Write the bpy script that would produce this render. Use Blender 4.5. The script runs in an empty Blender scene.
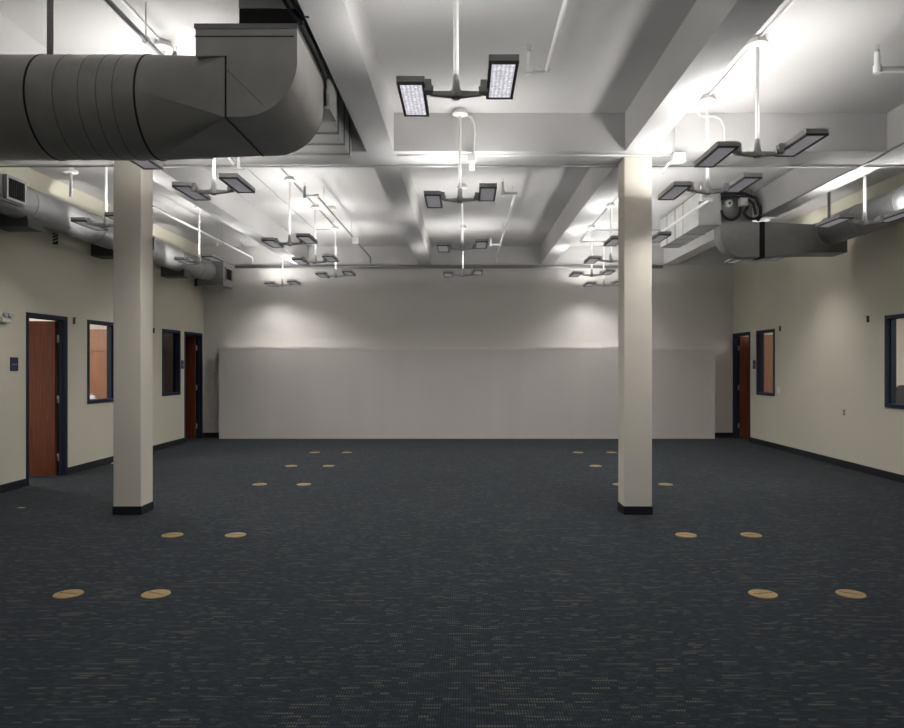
import bpy, math, random
from mathutils import Vector, Matrix
random.seed(7)
S = bpy.context.scene
COL = S.collection
H = 1.515                      # eye height

# ------------------------------------------------------------------ camera
cd = bpy.data.cameras.new('camera')
cam = bpy.data.objects.new('camera', cd)
COL.objects.link(cam)
cam.location = (0, 0, H)
cam.rotation_euler = (math.pi/2, 0, 0)
cd.sensor_width = 36
cd.lens = 710/904*36
cd.shift_x = -12.5/904
cd.shift_y = 1.5/904
cd.clip_start = 0.05
S.camera = cam

# ------------------------------------------------------------------ world, exposure
w = bpy.data.worlds.new('world')
S.world = w
w.use_nodes = True
w.node_tree.nodes['Background'].inputs[0].default_value = (0.5, 0.5, 0.52, 1)
w.node_tree.nodes['Background'].inputs[1].default_value = 0.02
S.view_settings.view_transform = 'Standard'
S.view_settings.look = 'None'
S.view_settings.exposure = 0.46
S.view_settings.gamma = 1.0
UP_STRENGTH = 26.0             # radiance of the uplight lens of every pendant head
DOWN_POWER = 26.0              # watts of the downlight of every pendant head
LENS_GLOW = 0.13
ROOM_POWER = 80.0
LIGHT_COL = (1.0, 0.985, 0.96)

def area(name, loc, size, power, col=(1, 0.95, 0.88)):
    l = bpy.data.lights.new(name, 'AREA')
    l.shape = 'RECTANGLE'; l.size = size[0]; l.size_y = size[1]
    l.energy = power; l.color = col
    o = bpy.data.objects.new(name, l); COL.objects.link(o); o.location = loc
    return o
# ceiling lamps of the side rooms seen through doors and windows
area('side_room_lamp', (-7.2, 10.2, 2.65), (1.2, 1.2), ROOM_POWER)
area('side_room_lamp', (7.6, 13.6, 2.65), (2.0, 1.8), ROOM_POWER*0.45)
area('side_room_lamp', (7.4, 9.0, 2.65), (1.2, 1.2), ROOM_POWER*0.75)

# ------------------------------------------------------------------ materials
def nt(name):
    m = bpy.data.materials.new(name); m.use_nodes = True
    t = m.node_tree
    return m, t, t.nodes['Principled BSDF'], t.nodes['Material Output']

def mat(name, col, rough=0.6, metal=0.0, var=0.06, scale=3.0, bump=0.0, bscale=60.0, spec=0.5, stretch=(1, 1, 1)):
    m, t, p, out = nt(name)
    N, L = t.nodes, t.links
    tc = N.new('ShaderNodeTexCoord')
    mp = N.new('ShaderNodeMapping'); mp.inputs['Scale'].default_value = stretch
    L.new(tc.outputs['Object'], mp.inputs['Vector'])
    nz = N.new('ShaderNodeTexNoise'); nz.inputs['Scale'].default_value = scale; nz.inputs['Detail'].default_value = 5
    L.new(mp.outputs[0], nz.inputs['Vector'])
    mr = N.new('ShaderNodeMapRange')
    mr.inputs['From Min'].default_value = 0.25; mr.inputs['From Max'].default_value = 0.75
    mr.inputs['To Min'].default_value = 1-var; mr.inputs['To Max'].default_value = 1+var
    L.new(nz.outputs[0], mr.inputs['Value'])
    mul = N.new('ShaderNodeVectorMath'); mul.operation = 'SCALE'
    mul.inputs[0].default_value = col
    L.new(mr.outputs[0], mul.inputs['Scale'])
    L.new(mul.outputs[0], p.inputs['Base Color'])
    p.inputs['Roughness'].default_value = rough
    p.inputs['Metallic'].default_value = metal
    p.inputs['Specular IOR Level'].default_value = spec
    if bump:
        n2 = N.new('ShaderNodeTexNoise'); n2.inputs['Scale'].default_value = bscale; n2.inputs['Detail'].default_value = 4
        L.new(mp.outputs[0], n2.inputs['Vector'])
        b = N.new('ShaderNodeBump'); b.inputs['Strength'].default_value = bump; b.inputs['Distance'].default_value = 0.01
        L.new(n2.outputs[0], b.inputs['Height']); L.new(b.outputs[0], p.inputs['Normal'])
    return m

M = {}
M['ceiling'] = mat('painted_concrete', (0.58, 0.567, 0.56), 0.75, var=0.03, scale=1.2, bump=0.15, bscale=25, spec=0.3)
M['girder'] = mat('painted_beam', (0.60, 0.59, 0.585), 0.7, var=0.03, scale=1.5, bump=0.12, bscale=20, spec=0.3)
M['wall_cream'] = mat('cream_paint', (0.66, 0.625, 0.515), 0.7, var=0.02, scale=1.0, bump=0.05, bscale=80, spec=0.3)
M['wall_grey'] = mat('pale_grey_paint', (0.72, 0.69, 0.66), 0.7, var=0.02, scale=0.9, bump=0.05, bscale=80, spec=0.3)
M['panel'] = mat('off_white_board', (0.68, 0.64, 0.615), 0.5, var=0.035, scale=0.8, stretch=(3, 1, 0.35), spec=0.4)
M['pillar'] = mat('cream_pillar_paint', (0.76, 0.71, 0.615), 0.6, var=0.02, scale=2, bump=0.05, bscale=50, spec=0.35)
M['white_trim'] = mat('white_trim', (0.74, 0.72, 0.70), 0.5)
M['rubber'] = mat('black_rubber', (0.012, 0.013, 0.018), 0.5, var=0.1)
M['navy'] = mat('navy_paint', (0.020, 0.031, 0.056), 0.6, var=0.05, spec=0.25)
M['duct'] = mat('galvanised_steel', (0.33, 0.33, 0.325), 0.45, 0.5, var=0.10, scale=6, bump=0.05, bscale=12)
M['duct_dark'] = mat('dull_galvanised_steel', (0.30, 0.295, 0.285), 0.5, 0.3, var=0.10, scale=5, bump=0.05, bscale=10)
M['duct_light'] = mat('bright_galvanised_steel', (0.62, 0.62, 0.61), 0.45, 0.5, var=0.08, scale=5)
M['elbow'] = mat('elbow_sheet_steel', (0.60, 0.585, 0.56), 0.5, 0.1, var=0.08, scale=4)
M['branch'] = mat('shaded_branch_steel', (0.09, 0.09, 0.09), 0.6, 0.2)  # shade beneath the wall duct is put into this darker steel colour
M['seam'] = mat('dark_seam', (0.03, 0.03, 0.03), 0.6)
M['black'] = mat('black_fabric', (0.01, 0.01, 0.01), 0.8)
M['housing'] = mat('grey_cast_metal', (0.50, 0.50, 0.50), 0.5, 0.0, var=0.05)
M['bezel'] = mat('dark_bezel', (0.085, 0.083, 0.095), 0.45, 0.0)
M['white_pipe'] = mat('white_painted_pipe', (0.78, 0.77, 0.76), 0.3, 0.0, var=0.03)
M['grey_pipe'] = mat('grey_steel_pipe', (0.30, 0.30, 0.30), 0.4, 0.6)
M['zinc'] = mat('zinc_conduit', (0.52, 0.52, 0.52), 0.38, 0.6)
M['plate'] = mat('ivory_plastic', (0.60, 0.57, 0.50), 0.4)
M['white_plastic'] = mat('white_plastic', (0.75, 0.75, 0.74), 0.4)
M['sign'] = mat('navy_plastic', (0.02, 0.025, 0.07), 0.35)
M['sign_text'] = mat('sign_lettering', (0.30, 0.33, 0.42), 0.5)
M['brass'] = mat('brass_plate', (0.30, 0.205, 0.085), 0.5, 0.3, var=0.16, scale=30)
M['brass_dark'] = mat('brass_slot', (0.10, 0.065, 0.03), 0.5, 0.4)
M['nickel'] = mat('satin_nickel', (0.45, 0.47, 0.42), 0.35, 0.8)
M['chair_fabric'] = mat('charcoal_fabric', (0.03, 0.028, 0.03), 0.9)
M['stripe_white'] = mat('white_label', (0.6, 0.6, 0.6), 0.6)
M['room_wall'] = mat('side_room_paint', (0.74, 0.68, 0.62), 0.7, var=0.02)
M['room_ceiling'] = mat('side_room_ceiling', (0.75, 0.73, 0.70), 0.7, var=0.02)

def wood(name, a, b, rough=0.4):
    m, t, p, out = nt(name)
    N, L = t.nodes, t.links
    tc = N.new('ShaderNodeTexCoord')
    mp = N.new('ShaderNodeMapping'); mp.inputs['Scale'].default_value = (14, 14, 0.9)
    L.new(tc.outputs['Object'], mp.inputs[0])
    nz = N.new('ShaderNodeTexNoise'); nz.inputs['Scale'].default_value = 3; nz.inputs['Detail'].default_value = 7; nz.inputs['Distortion'].default_value = 0.4
    L.new(mp.outputs[0], nz.inputs[0])
    cr = N.new('ShaderNodeValToRGB')
    cr.color_ramp.elements[0].position = 0.3; cr.color_ramp.elements[0].color = (*a, 1)
    cr.color_ramp.elements[1].position = 0.7; cr.color_ramp.elements[1].color = (*b, 1)
    L.new(nz.outputs[0], cr.inputs[0]); L.new(cr.outputs[0], p.inputs['Base Color'])
    p.inputs['Roughness'].default_value = rough
    return m
M['door_wood'] = wood('reddish_door_veneer', (0.13, 0.030, 0.010), (0.24, 0.062, 0.022))
M['cabinet_wood'] = wood('brown_cabinet_veneer', (0.24, 0.105, 0.055), (0.33, 0.155, 0.088))

def spiral_duct(name, axis, base, step=0.13, metal=0.7):
    """galvanised steel with fine spiral lock seams across the axis"""
    m, t, p, out = nt(name)
    N, L = t.nodes, t.links
    tc = N.new('ShaderNodeTexCoord')
    sp = N.new('ShaderNodeSeparateXYZ'); L.new(tc.outputs['Object'], sp.inputs[0])
    d = N.new('ShaderNodeMath'); d.operation = 'DIVIDE'; L.new(sp.outputs[axis], d.inputs[0]); d.inputs[1].default_value = step
    f = N.new('ShaderNodeMath'); f.operation = 'FRACT'; L.new(d.outputs[0], f.inputs[0])
    lt = N.new('ShaderNodeMath'); lt.operation = 'LESS_THAN'; L.new(f.outputs[0], lt.inputs[0]); lt.inputs[1].default_value = 0.07
    nz = N.new('ShaderNodeTexNoise'); nz.inputs['Scale'].default_value = 7; nz.inputs['Detail'].default_value = 6
    L.new(tc.outputs['Object'], nz.inputs[0])
    mr = N.new('ShaderNodeMapRange'); mr.inputs['To Min'].default_value = 0.8; mr.inputs['To Max'].default_value = 1.2
    L.new(nz.outputs[0], mr.inputs[0])
    sc = N.new('ShaderNodeVectorMath'); sc.operation = 'SCALE'; sc.inputs[0].default_value = base
    L.new(mr.outputs[0], sc.inputs['Scale']); L.new(sc.outputs[0], p.inputs['Base Color'])
    b = N.new('ShaderNodeBump'); b.inputs['Strength'].default_value = 0.6; b.inputs['Distance'].default_value = 0.006
    L.new(lt.outputs[0], b.inputs['Height']); L.new(b.outputs[0], p.inputs['Normal'])
    p.inputs['Roughness'].default_value = 0.42; p.inputs['Metallic'].default_value = metal
    return m
M['spiral_y'] = spiral_duct('spiral_duct_steel', 1, (0.30, 0.30, 0.30), 0.11, 0.4)
M['spiral_x'] = spiral_duct('large_spiral_duct_steel', 0, (0.56, 0.545, 0.52), 0.125, 0.1)

def emis(name, col, s, grid=None):
    m, t, p, out = nt(name)
    N, L = t.nodes, t.links
    p.inputs['Base Color'].default_value = (0.25, 0.25, 0.28, 1)
    p.inputs['Roughness'].default_value = 0.3
    p.inputs['Emission Color'].default_value = (*col, 1)
    p.inputs['Emission Strength'].default_value = s
    if grid:
        tc = N.new('ShaderNodeTexCoord')
        v = N.new('ShaderNodeTexVoronoi'); v.inputs['Scale'].default_value = grid; v.inputs['Randomness'].default_value = 0.25
        L.new(tc.outputs['Object'], v.inputs['Vector'])
        mr = N.new('ShaderNodeMapRange'); mr.inputs['From Min'].default_value = 0.1; mr.inputs['From Max'].default_value = 0.6
        mr.inputs['To Min'].default_value = s*1.7; mr.inputs['To Max'].default_value = s*0.55
        L.new(v.outputs['Distance'], mr.inputs[0]); L.new(mr.outputs[0], p.inputs['Emission Strength'])
    return m
M['up_lens'] = emis('uplight_lens', LIGHT_COL, UP_STRENGTH)
M['up_lens_dim'] = emis('dimmer_uplight_lens', LIGHT_COL, UP_STRENGTH*0.8)
M['down_lens_bright'] = emis('bright_led_lens', (0.95, 0.93, 1.0), LENS_GLOW*4.6, 42)
M['down_lens'] = emis('led_lens', (0.95, 0.93, 1.0), LENS_GLOW, 42)

def glass():
    m, t, p, out = nt('window_glass')
    N, L = t.nodes, t.links
    tr = N.new('ShaderNodeBsdfTransparent'); tr.inputs[0].default_value = (0.93, 0.95, 0.95, 1)
    gl = N.new('ShaderNodeBsdfGlossy'); gl.inputs['Roughness'].default_value = 0.02
    fr0 = N.new('ShaderNodeFresnel'); fr0.inputs[0].default_value = 1.45
    ge = N.new('ShaderNodeNewGeometry')
    iv = N.new('ShaderNodeMath'); iv.operation = 'SUBTRACT'; iv.inputs[0].default_value = 1.0; L.new(ge.outputs['Backfacing'], iv.inputs[1])
    fr = N.new('ShaderNodeMath'); fr.operation = 'MULTIPLY'; L.new(fr0.outputs[0], fr.inputs[0]); L.new(iv.outputs[0], fr.inputs[1])
    mx = N.new('ShaderNodeMixShader')
    L.new(fr.outputs[0], mx.inputs[0]); L.new(tr.outputs[0], mx.inputs[1]); L.new(gl.outputs[0], mx.inputs[2])
    L.new(mx.outputs[0], out.inputs['Surface'])
    return m
M['glass'] = glass()

def carpet():
    m, t, p, out = nt('carpet')
    N, L = t.nodes, t.links
    def math_(op, a, b=None, c=None):
        n = N.new('ShaderNodeMath'); n.operation = op
        for i, v in enumerate((a, b, c)):
            if v is None: continue
            if isinstance(v, (int, float)): n.inputs[i].default_value = v
            else: L.new(v, n.inputs[i])
        return n.outputs[0]
    tc = N.new('ShaderNodeTexCoord')
    sp = N.new('ShaderNodeSeparateXYZ'); L.new(tc.outputs['Object'], sp.inputs[0])
    X, Y = sp.outputs[0], sp.outputs[1]
    def dashes(length, row, thresh, seed):
        r = math_('FLOOR', math_('DIVIDE', Y, row))
        wn = N.new('ShaderNodeTexWhiteNoise'); wn.noise_dimensions = '2D'
        cb = N.new('ShaderNodeCombineXYZ'); L.new(r, cb.inputs[0]); cb.inputs[1].default_value = seed
        L.new(cb.outputs[0], wn.inputs['Vector'])
        u = math_('ADD', math_('DIVIDE', X, length), math_('MULTIPLY', wn.outputs['Value'], 7.0))
        wn2 = N.new('ShaderNodeTexWhiteNoise'); wn2.noise_dimensions = '2D'
        cb2 = N.new('ShaderNodeCombineXYZ'); L.new(math_('FLOOR', u), cb2.inputs[0]); L.new(math_('ADD', r, seed*13.7), cb2.inputs[1])
        L.new(cb2.outputs[0], wn2.inputs['Vector'])
        fy = math_('FRACT', math_('DIVIDE', Y, row))
        band = math_('MULTIPLY', math_('GREATER_THAN', fy, 0.2), math_('LESS_THAN', fy, 0.8))
        on = math_('GREATER_THAN', wn2.outputs['Value'], thresh)
        return math_('MULTIPLY', on, band), wn2.outputs['Value']
    d1, v1 = dashes(0.042, 0.027, 0.56, 1.0)
    d2, v2 = dashes(0.03, 0.018, 0.6, 5.0)
    # larger clusters so the tan dashes gather into runs
    nz = N.new('ShaderNodeTexNoise'); nz.inputs['Scale'].default_value = 1.0; nz.inputs['Detail'].default_value = 3
    mp = N.new('ShaderNodeMapping'); mp.inputs['Scale'].default_value = (3.6, 34, 1); L.new(tc.outputs['Object'], mp.inputs[0]); L.new(mp.outputs[0], nz.inputs[0])
    cl = N.new('ShaderNodeMapRange'); cl.inputs['From Min'].default_value = 0.46; cl.inputs['From Max'].default_value = 0.62
    L.new(nz.outputs[0], cl.inputs[0])
    tick = math_('ADD', math_('MULTIPLY', math_('SINE', math_('MULTIPLY', X, 2*math.pi/0.0125)), 0.5), 0.5)
    tick = math_('POWER', tick, 0.8)
    f1 = math_('MULTIPLY', math_('MULTIPLY', d1, cl.outputs[0]), tick)
    f2 = math_('MULTIPLY', math_('MULTIPLY', d2, 0.55), tick)
    pile = N.new('ShaderNodeTexNoise'); pile.inputs['Scale'].default_value = 130; pile.inputs['Detail'].default_value = 3
    L.new(tc.outputs['Object'], pile.inputs[0])
    big = N.new('ShaderNodeTexNoise'); big.inputs['Scale'].default_value = 0.9; big.inputs['Detail'].default_value = 3
    L.new(tc.outputs['Object'], big.inputs[0])
    def mix(f, a, b):
        n = N.new('ShaderNodeMix'); n.data_type = 'RGBA'
        L.new(f, n.inputs[0])
        for s, v in ((6, a), (7, b)):
            if isinstance(v, tuple): n.inputs[s].default_value = (*v, 1)
            else: L.new(v, n.inputs[s])
        return n.outputs[2]
    base = mix(pile.outputs[0], (0.0068, 0.0098, 0.0130), (0.0195, 0.0272, 0.0360))
    tb = math_('ADD', math_('MULTIPLY', tick, 0.6), 0.65)
    sb = N.new('ShaderNodeVectorMath'); sb.operation = 'SCALE'; L.new(base, sb.inputs[0]); L.new(tb, sb.inputs['Scale'])
    base = sb.outputs[0]
    c = mix(f2, base, (0.042, 0.060, 0.078))
    c = mix(f1, c, (0.125, 0.122, 0.095))
    mr = N.new('ShaderNodeMapRange'); mr.inputs['To Min'].default_value = 0.82; mr.inputs['To Max'].default_value = 1.18
    L.new(big.outputs[0], mr.inputs[0])
    sc = N.new('ShaderNodeVectorMath'); sc.operation = 'SCALE'
    L.new(c, sc.inputs[0]); L.new(mr.outputs[0], sc.inputs['Scale'])
    L.new(sc.outputs[0], p.inputs['Base Color'])
    p.inputs['Roughness'].default_value = 0.95
    p.inputs['Specular IOR Level'].default_value = 0.15
    p.inputs['Sheen Weight'].default_value = 0.05
    b = N.new('ShaderNodeBump'); b.inputs['Strength'].default_value = 0.4; b.inputs['Distance'].default_value = 0.004
    L.new(pile.outputs[0], b.inputs['Height']); L.new(b.outputs[0], p.inputs['Normal'])
    return m
M['carpet'] = carpet()

# ------------------------------------------------------------------ mesh helpers
class MB:
    def __init__(s): s.v = []; s.f = []; s.sm = []
    def add(s, vs, fs, smooth=False):
        n = len(s.v); s.v += [tuple(v) for v in vs]
        s.f += [tuple(i+n for i in f) for f in fs]; s.sm += [smooth]*len(fs)
        return s
    def box(s, x0, x1, y0, y1, z0, z1):
        vs = [(x, y, z) for x in (x0, x1) for y in (y0, y1) for z in (z0, z1)]
        return s.add(vs, [(0, 1, 3, 2), (4, 6, 7, 5), (0, 4, 5, 1), (2, 3, 7, 6), (0, 2, 6, 4), (1, 5, 7, 3)])
    def cyl(s, a, b, r, r2=None, n=16, caps=True):
        a, b = Vector(a), Vector(b); r2 = r if r2 is None else r2
        d = (b-a).normalized()
        u = d.orthogonal().normalized(); v = d.cross(u)
        vs = []
        for p, q in ((a, r), (b, r2)):
            vs += [p + (u*math.cos(t)+v*math.sin(t))*q for t in (2*math.pi*i/n for i in range(n))]
        s.add(vs, [(i, (i+1) % n, n+(i+1) % n, n+i) for i in range(n)], True)
        if caps: s.add(vs, [tuple(range(n-1, -1, -1)), tuple(range(n, 2*n))])
        return s
    def tube(s, pts, r, n=8):
        pts = [Vector(p) for p in pts]
        rings = []; u = None
        for i, p in enumerate(pts):
            d = (pts[min(i+1, len(pts)-1)]-pts[max(i-1, 0)]).normalized()
            if u is None: u = d.orthogonal().normalized()
            else:
                u = (u-d*u.dot(d)).normalized()
            v = d.cross(u)
            rings.append([p+(u*math.cos(2*math.pi*k/n)+v*math.sin(2*math.pi*k/n))*r for k in range(n)])
        return s.loft(rings, True)
    def loft(s, rings, smooth=False, caps=True):
        n = len(rings[0]); vs = [p for r in rings for p in r]; fs = []
        for j in range(len(rings)-1):
            for i in range(n):
                fs.append((j*n+i, j*n+(i+1) % n, (j+1)*n+(i+1) % n, (j+1)*n+i))
        s.add(vs, fs, smooth)
        if caps:
            s.add(rings[0], [tuple(range(n-1, -1, -1))]); s.add(rings[-1], [tuple(range(n))])
        return s
    def lathe(s, c, prof, n=24, axis='z'):
        """prof: list of (radius, height along the axis)"""
        rings = []
        for r, h in prof:
            ring = []
            for k in range(n):
                t = 2*math.pi*k/n; a, b = r*math.cos(t), r*math.sin(t)
                p = {'z': (a, b, h), 'y': (a, h, b), 'x': (h, a, b)}[axis]
                ring.append((c[0]+p[0], c[1]+p[1], c[2]+p[2]))
            rings.append(ring)
        return s.loft(rings, True)
    def prism(s, poly, y0, y1, smooth_from=None):
        """poly in (x, z), extruded along y"""
        n = len(poly)
        vs = [(x, y0, z) for x, z in poly]+[(x, y1, z) for x, z in poly]
        s.add(vs, [(i, (i+1) % n, n+(i+1) % n, n+i) for i in range(n)])
        return s.add(vs, [tuple(range(n)), tuple(range(2*n-1, n-1, -1))])
    def build(s, name, m, parent=None, bevel=0.0, origin=None):
        me = bpy.data.meshes.new(name)
        vs = s.v
        if origin is not None: vs = [(x-origin[0], y-origin[1], z-origin[2]) for x, y, z in vs]
        me.from_pydata(vs, [], s.f)
        for p, k in zip(me.polygons, s.sm): p.use_smooth = k
        import bmesh as _b
        bm = _b.new(); bm.from_mesh(me); _b.ops.remove_doubles(bm, verts=bm.verts, dist=1e-6)
        _b.ops.recalc_face_normals(bm, faces=bm.faces)
        for e in bm.edges:
            if len(e.link_faces) == 2 and e.calc_face_angle(0) > 0.6: e.smooth = False
        bm.to_mesh(me); bm.free()
        me.materials.append(m)
        o = bpy.data.objects.new(name, me); COL.objects.link(o)
        if origin is not None and parent is None: o.location = origin
        if parent: o.parent = parent
        if bevel:
            b = o.modifiers.new('bevel', 'BEVEL'); b.width = bevel; b.segments = 2; b.limit_method = 'ANGLE'
        return o

def tag(o, label=None, cat=None, group=None, kind=None):
    if label: o['label'] = label
    if cat: o['category'] = cat
    if group: o['group'] = group
    if kind: o['kind'] = kind
    return o
def thing(name, label, cat, loc, group=None, kind=None):
    o = bpy.data.objects.new(name, None); COL.objects.link(o); o.location = loc; o.empty_display_size = 0.1
    return tag(o, label, cat, group, kind)
def rel(root):
    return tuple(root.location)
def part(mb, name, m, root, bevel=0.0, origin=None):
    """mb is in world coordinates; stored relative to its thing's base"""
    base = Vector(origin if origin is not None else root['_o'] if '_o' in root else root.location)
    mb.v = [tuple(Vector(v)-base) for v in mb.v]
    return mb.build(name, m, root, bevel)
def copy_tree(o, parent=None):
    c = o.copy(); COL.objects.link(c)
    if parent: c.parent = parent
    for ch in list(o.children): copy_tree(ch, c)
    return c

# ------------------------------------------------------------------ setting
XL, XR, YB, YF = -5.50, 5.66, 14.98, -6.0
ZC, ZB = 4.015, 3.635
T = 0.115
def st(mb, name, m, label=None, bevel=0.0):
    return tag(mb.build(name, m, None, bevel), label, None, None, 'structure')

st(MB().box(-10, 10, YF, 16.5, -0.2, 0), 'floor', M['carpet'], 'dark blue-grey carpet floor with short tan dashes')
st(MB().box(-5.7, 5.9, YF, 15.2, ZC, ZC+0.2), 'ceiling', M['ceiling'], 'white painted concrete ceiling slab between beams')

def wall_x(x0, x1, holes):
    """wall along y with openings [(y0, y1, z0, z1)]"""
    mb = MB(); y = YF
    for (a, b, c, d) in sorted(holes):
        mb.box(x0, x1, y, a, 0, ZC)
        if c > 0: mb.box(x0, x1, a, b, 0, c)
        mb.box(x0, x1, a, b, d, ZC)
        y = b
    mb.box(x0, x1, y, YB+0.15, 0, ZC)
    return mb
HL_D1 = (8.905, 9.824); HL_W1 = (10.35, 11.20); HL_W2 = (12.91, 13.73); HL_D2 = (13.94, 14.88)
HR_W4 = (8.70, 9.55); HR_W3 = (12.95, 13.75); HR_D3 = (14.06, 14.955)
DT = 2.185; WZ0, WZ1 = 0.955, 2.185
st(wall_x(XL-T, XL, [(*HL_D1, 0, DT), (*HL_W1, WZ0, WZ1), (*HL_W2, WZ0, WZ1), (*HL_D2, 0, DT)]), 'wall_left', M['wall_cream'])
st(wall_x(XR, XR+T, [(*HR_W4, WZ0, WZ1), (*HR_W3, WZ0, WZ1), (*HR_D3, 0, DT)]), 'wall_right', M['wall_cream'])
st(MB().box(XL-T, XR+T, YB, YB+0.15, 0, ZC), 'wall_back', M['wall_grey'])
st(MB().box(XL-T, XR+T, YF-0.15, YF, 0, ZC), 'wall_front', M['wall_cream'])

# boarded lower half of the back wall with a lighter cap strip
hw = thing('wall_panel', 'long low off-white board panel along the back wall with a white cap strip', 'wall panel', (0, 14.83, 0), None, 'structure')
part(MB().box(-5.08, 5.18, 14.69, YB, 0, 1.845), 'board', M['panel'], hw)
part(MB().box(-5.085, 5.185, 14.687, YB, 1.845, 1.895), 'cap_strip', M['white_trim'], hw)

# beams
GY0, GY1 = 7.03, 7.49
st(MB().box(XL, XR, GY0, GY1, ZB, ZC), 'ceiling_beam', M['girder'], 'wide cross beam over the two cream pillars')
st(MB().box(XL, XR, 14.91, YB, ZB, ZC), 'ceiling_beam', M['girder'], 'cross beam against the far wall')
for xc, lab in ((-3.43, 'long ceiling beam over the pillar beside the wood door wall'), (-0.835, 'long ceiling beam beside the big dark duct elbow'),
                (1.725, 'long ceiling beam running over the pillar with the bright top'), (4.32, 'long ceiling beam above the round wall duct with cable loops')):
    st(MB().box(xc-0.135, xc+0.135, YF, GY0, ZB, ZC).box(xc-0.135, xc+0.135, GY1, 14.91, ZB, ZC), 'ceiling_beam', M['girder'], lab)

# pillars
for x0, x1, lab in ((-3.568, -3.284, 'square cream pillar standing under the big dark duct'),
                    (1.62, 1.905, 'square cream pillar with brightly lit top under the cross beam')):
    p = thing('pillar', lab, 'pillar', ((x0+x1)/2, 7.345, 0), None, 'structure')
    part(MB().box(x0, x1, 7.21, 7.485, 0.0, ZB), 'shaft', M['pillar'], p, 0.008)
    part(MB().box(x0-0.006, x1+0.006, 7.204, 7.491, 0.0, 0.085), 'pillar_base', M['rubber'], p, 0.003)

# baseboards
BH = 0.10
def base_x(x0, x1, spans, name):
    mb = MB()
    for a, b in spans: mb.box(x0, x1, a, b, 0, BH)
    st(mb, name, M['rubber'])
base_x(XL, XL+0.012, [(YF, HL_D1[0]), (HL_D1[1], HL_D2[0]), (HL_D2[1], YB)], 'baseboard_left')
base_x(XR-0.012, XR, [(YF, HR_D3[0])], 'baseboard_right')
st(MB().box(XL+0.012, -5.08, YB-0.012, YB, 0, BH).box(5.18, XR, YB-0.012, YB, 0, BH), 'baseboard_back', M['rubber'])

# windows and doors in the side walls
def window(n, side, y0, y1, label):
    x = XL if side < 0 else XR
    xin, xout = (x+0.012, x-T-0.005) if side < 0 else (x-0.012, x+T+0.005)
    a, b = min(xin, xout), max(xin, xout)
    f = 0.05
    r = thing('window_%d' % n, label, 'window', (x, (y0+y1)/2, WZ0), None, 'structure')
    fr = MB().box(a, b, y0, y0+f, WZ0, WZ1).box(a, b, y1-f, y1, WZ0, WZ1).box(a, b, y0+f, y1-f, WZ0, WZ0+f).box(a, b, y0+f, y1-f, WZ1-f, WZ1)
    c = (a+b)/2
    fr.box(c-0.015, c+0.015, y0+f, y0+f+0.015, WZ0+f, WZ1-f).box(c-0.015, c+0.015, y1-f-0.015, y1-f, WZ0+f, WZ1-f)
    part(fr, 'window_frame', M['navy'], r, 0.002)
    part(MB().box(c-0.003, c+0.003, y0+f, y1-f, WZ0+f, WZ1-f), 'window_pane', M['glass'], r)
window(1, -1, *HL_W1, 'navy framed window showing a brown cabinet and a white bag')
window(2, -1, *HL_W2, 'navy framed window of the dark room near the far corner')
window(3, 1, *HR_W3, 'navy framed window showing red-brown wood beside the open door')
window(4, 1, *HR_W4, 'navy framed window at the picture edge showing a dark chair back')

def door(n, side, y0, y1, label, leafw=0.80, lever=False):
    x = XL if side < 0 else XR
    xin, xout = (x+0.012, x-T-0.005) if side < 0 else (x-0.012, x+T+0.005)
    a, b = min(xin, xout), max(xin, xout)
    f = 0.05
    r = thing('door_%d' % n, label, 'door', (x, (y0+y1)/2, 0), None, 'structure')
    c = (a+b)/2
    fr = MB().box(a, b, y0, y0+f, 0, DT).box(a, b, y1-f, y1, 0, DT).box(a, b, y0+f, y1-f, DT-f, DT)
    fr.box(c-0.02, c+0.02, y0+f, y0+f+0.014, 0, DT-f).box(c-0.02, c+0.02, y1-f-0.014, y1-f, 0, DT-f).box(c-0.02, c+0.02, y0+f, y1-f, DT-f-0.014, DT-f)
    part(fr, 'door_frame', M['navy'], r, 0.002)
    # open leaf, hinged on the far jamb, standing square to the wall inside the side room
    ly1 = y1-f-0.012; ly0 = ly1-0.044
    lx0, lx1 = (x-T+0.008-leafw, x-T+0.008) if side < 0 else (x+T-0.008, x+T-0.008+leafw)
    lf = part(MB().box(lx0, lx1, ly0, ly1, 0.012, DT-f-0.012), 'door_leaf', M['door_wood'], r, 0.002)
    hx0, hx1 = (lx1-0.01, lx1+0.035) if side < 0 else (lx0-0.035, lx0+0.01)
    for z in (0.25, 1.05, 1.88):
        hb = MB().box(hx0, hx1, ly1, ly1+0.012, z-0.05, z+0.05).cyl(((hx0+hx1)/2, ly1-0.004, z-0.055), ((hx0+hx1)/2, ly1-0.004, z+0.055), 0.009, n=10)
        part(hb, 'hinge', M['nickel'], lf, origin=r.location)
    # lever set near the free edge
    ex = lx0+0.07 if side < 0 else lx1-0.07
    s = 1 if side < 0 else -1
    hd = MB().cyl((ex, ly0, 1.0), (ex, ly0-0.012, 1.0), 0.028).cyl((ex, ly0-0.01, 1.0), (ex, ly0-0.05, 1.0), 0.009).cyl((ex, ly0-0.045, 1.0), (ex+0.11*s, ly0-0.045, 1.0), 0.009)
    part(hd, 'door_handle', M['nickel'], lf, origin=r.location)
    # transfer strike on the near jamb
    return r
door(1, -1, *HL_D1, 'open reddish wood door in a navy frame beside the navy sign plate')
door(2, -1, *HL_D2, 'open dark door in a navy frame in the far corner, unlit room')
door(3, 1, *HR_D3, 'open reddish wood door in a navy frame at the far end of the plain wall')

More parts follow.
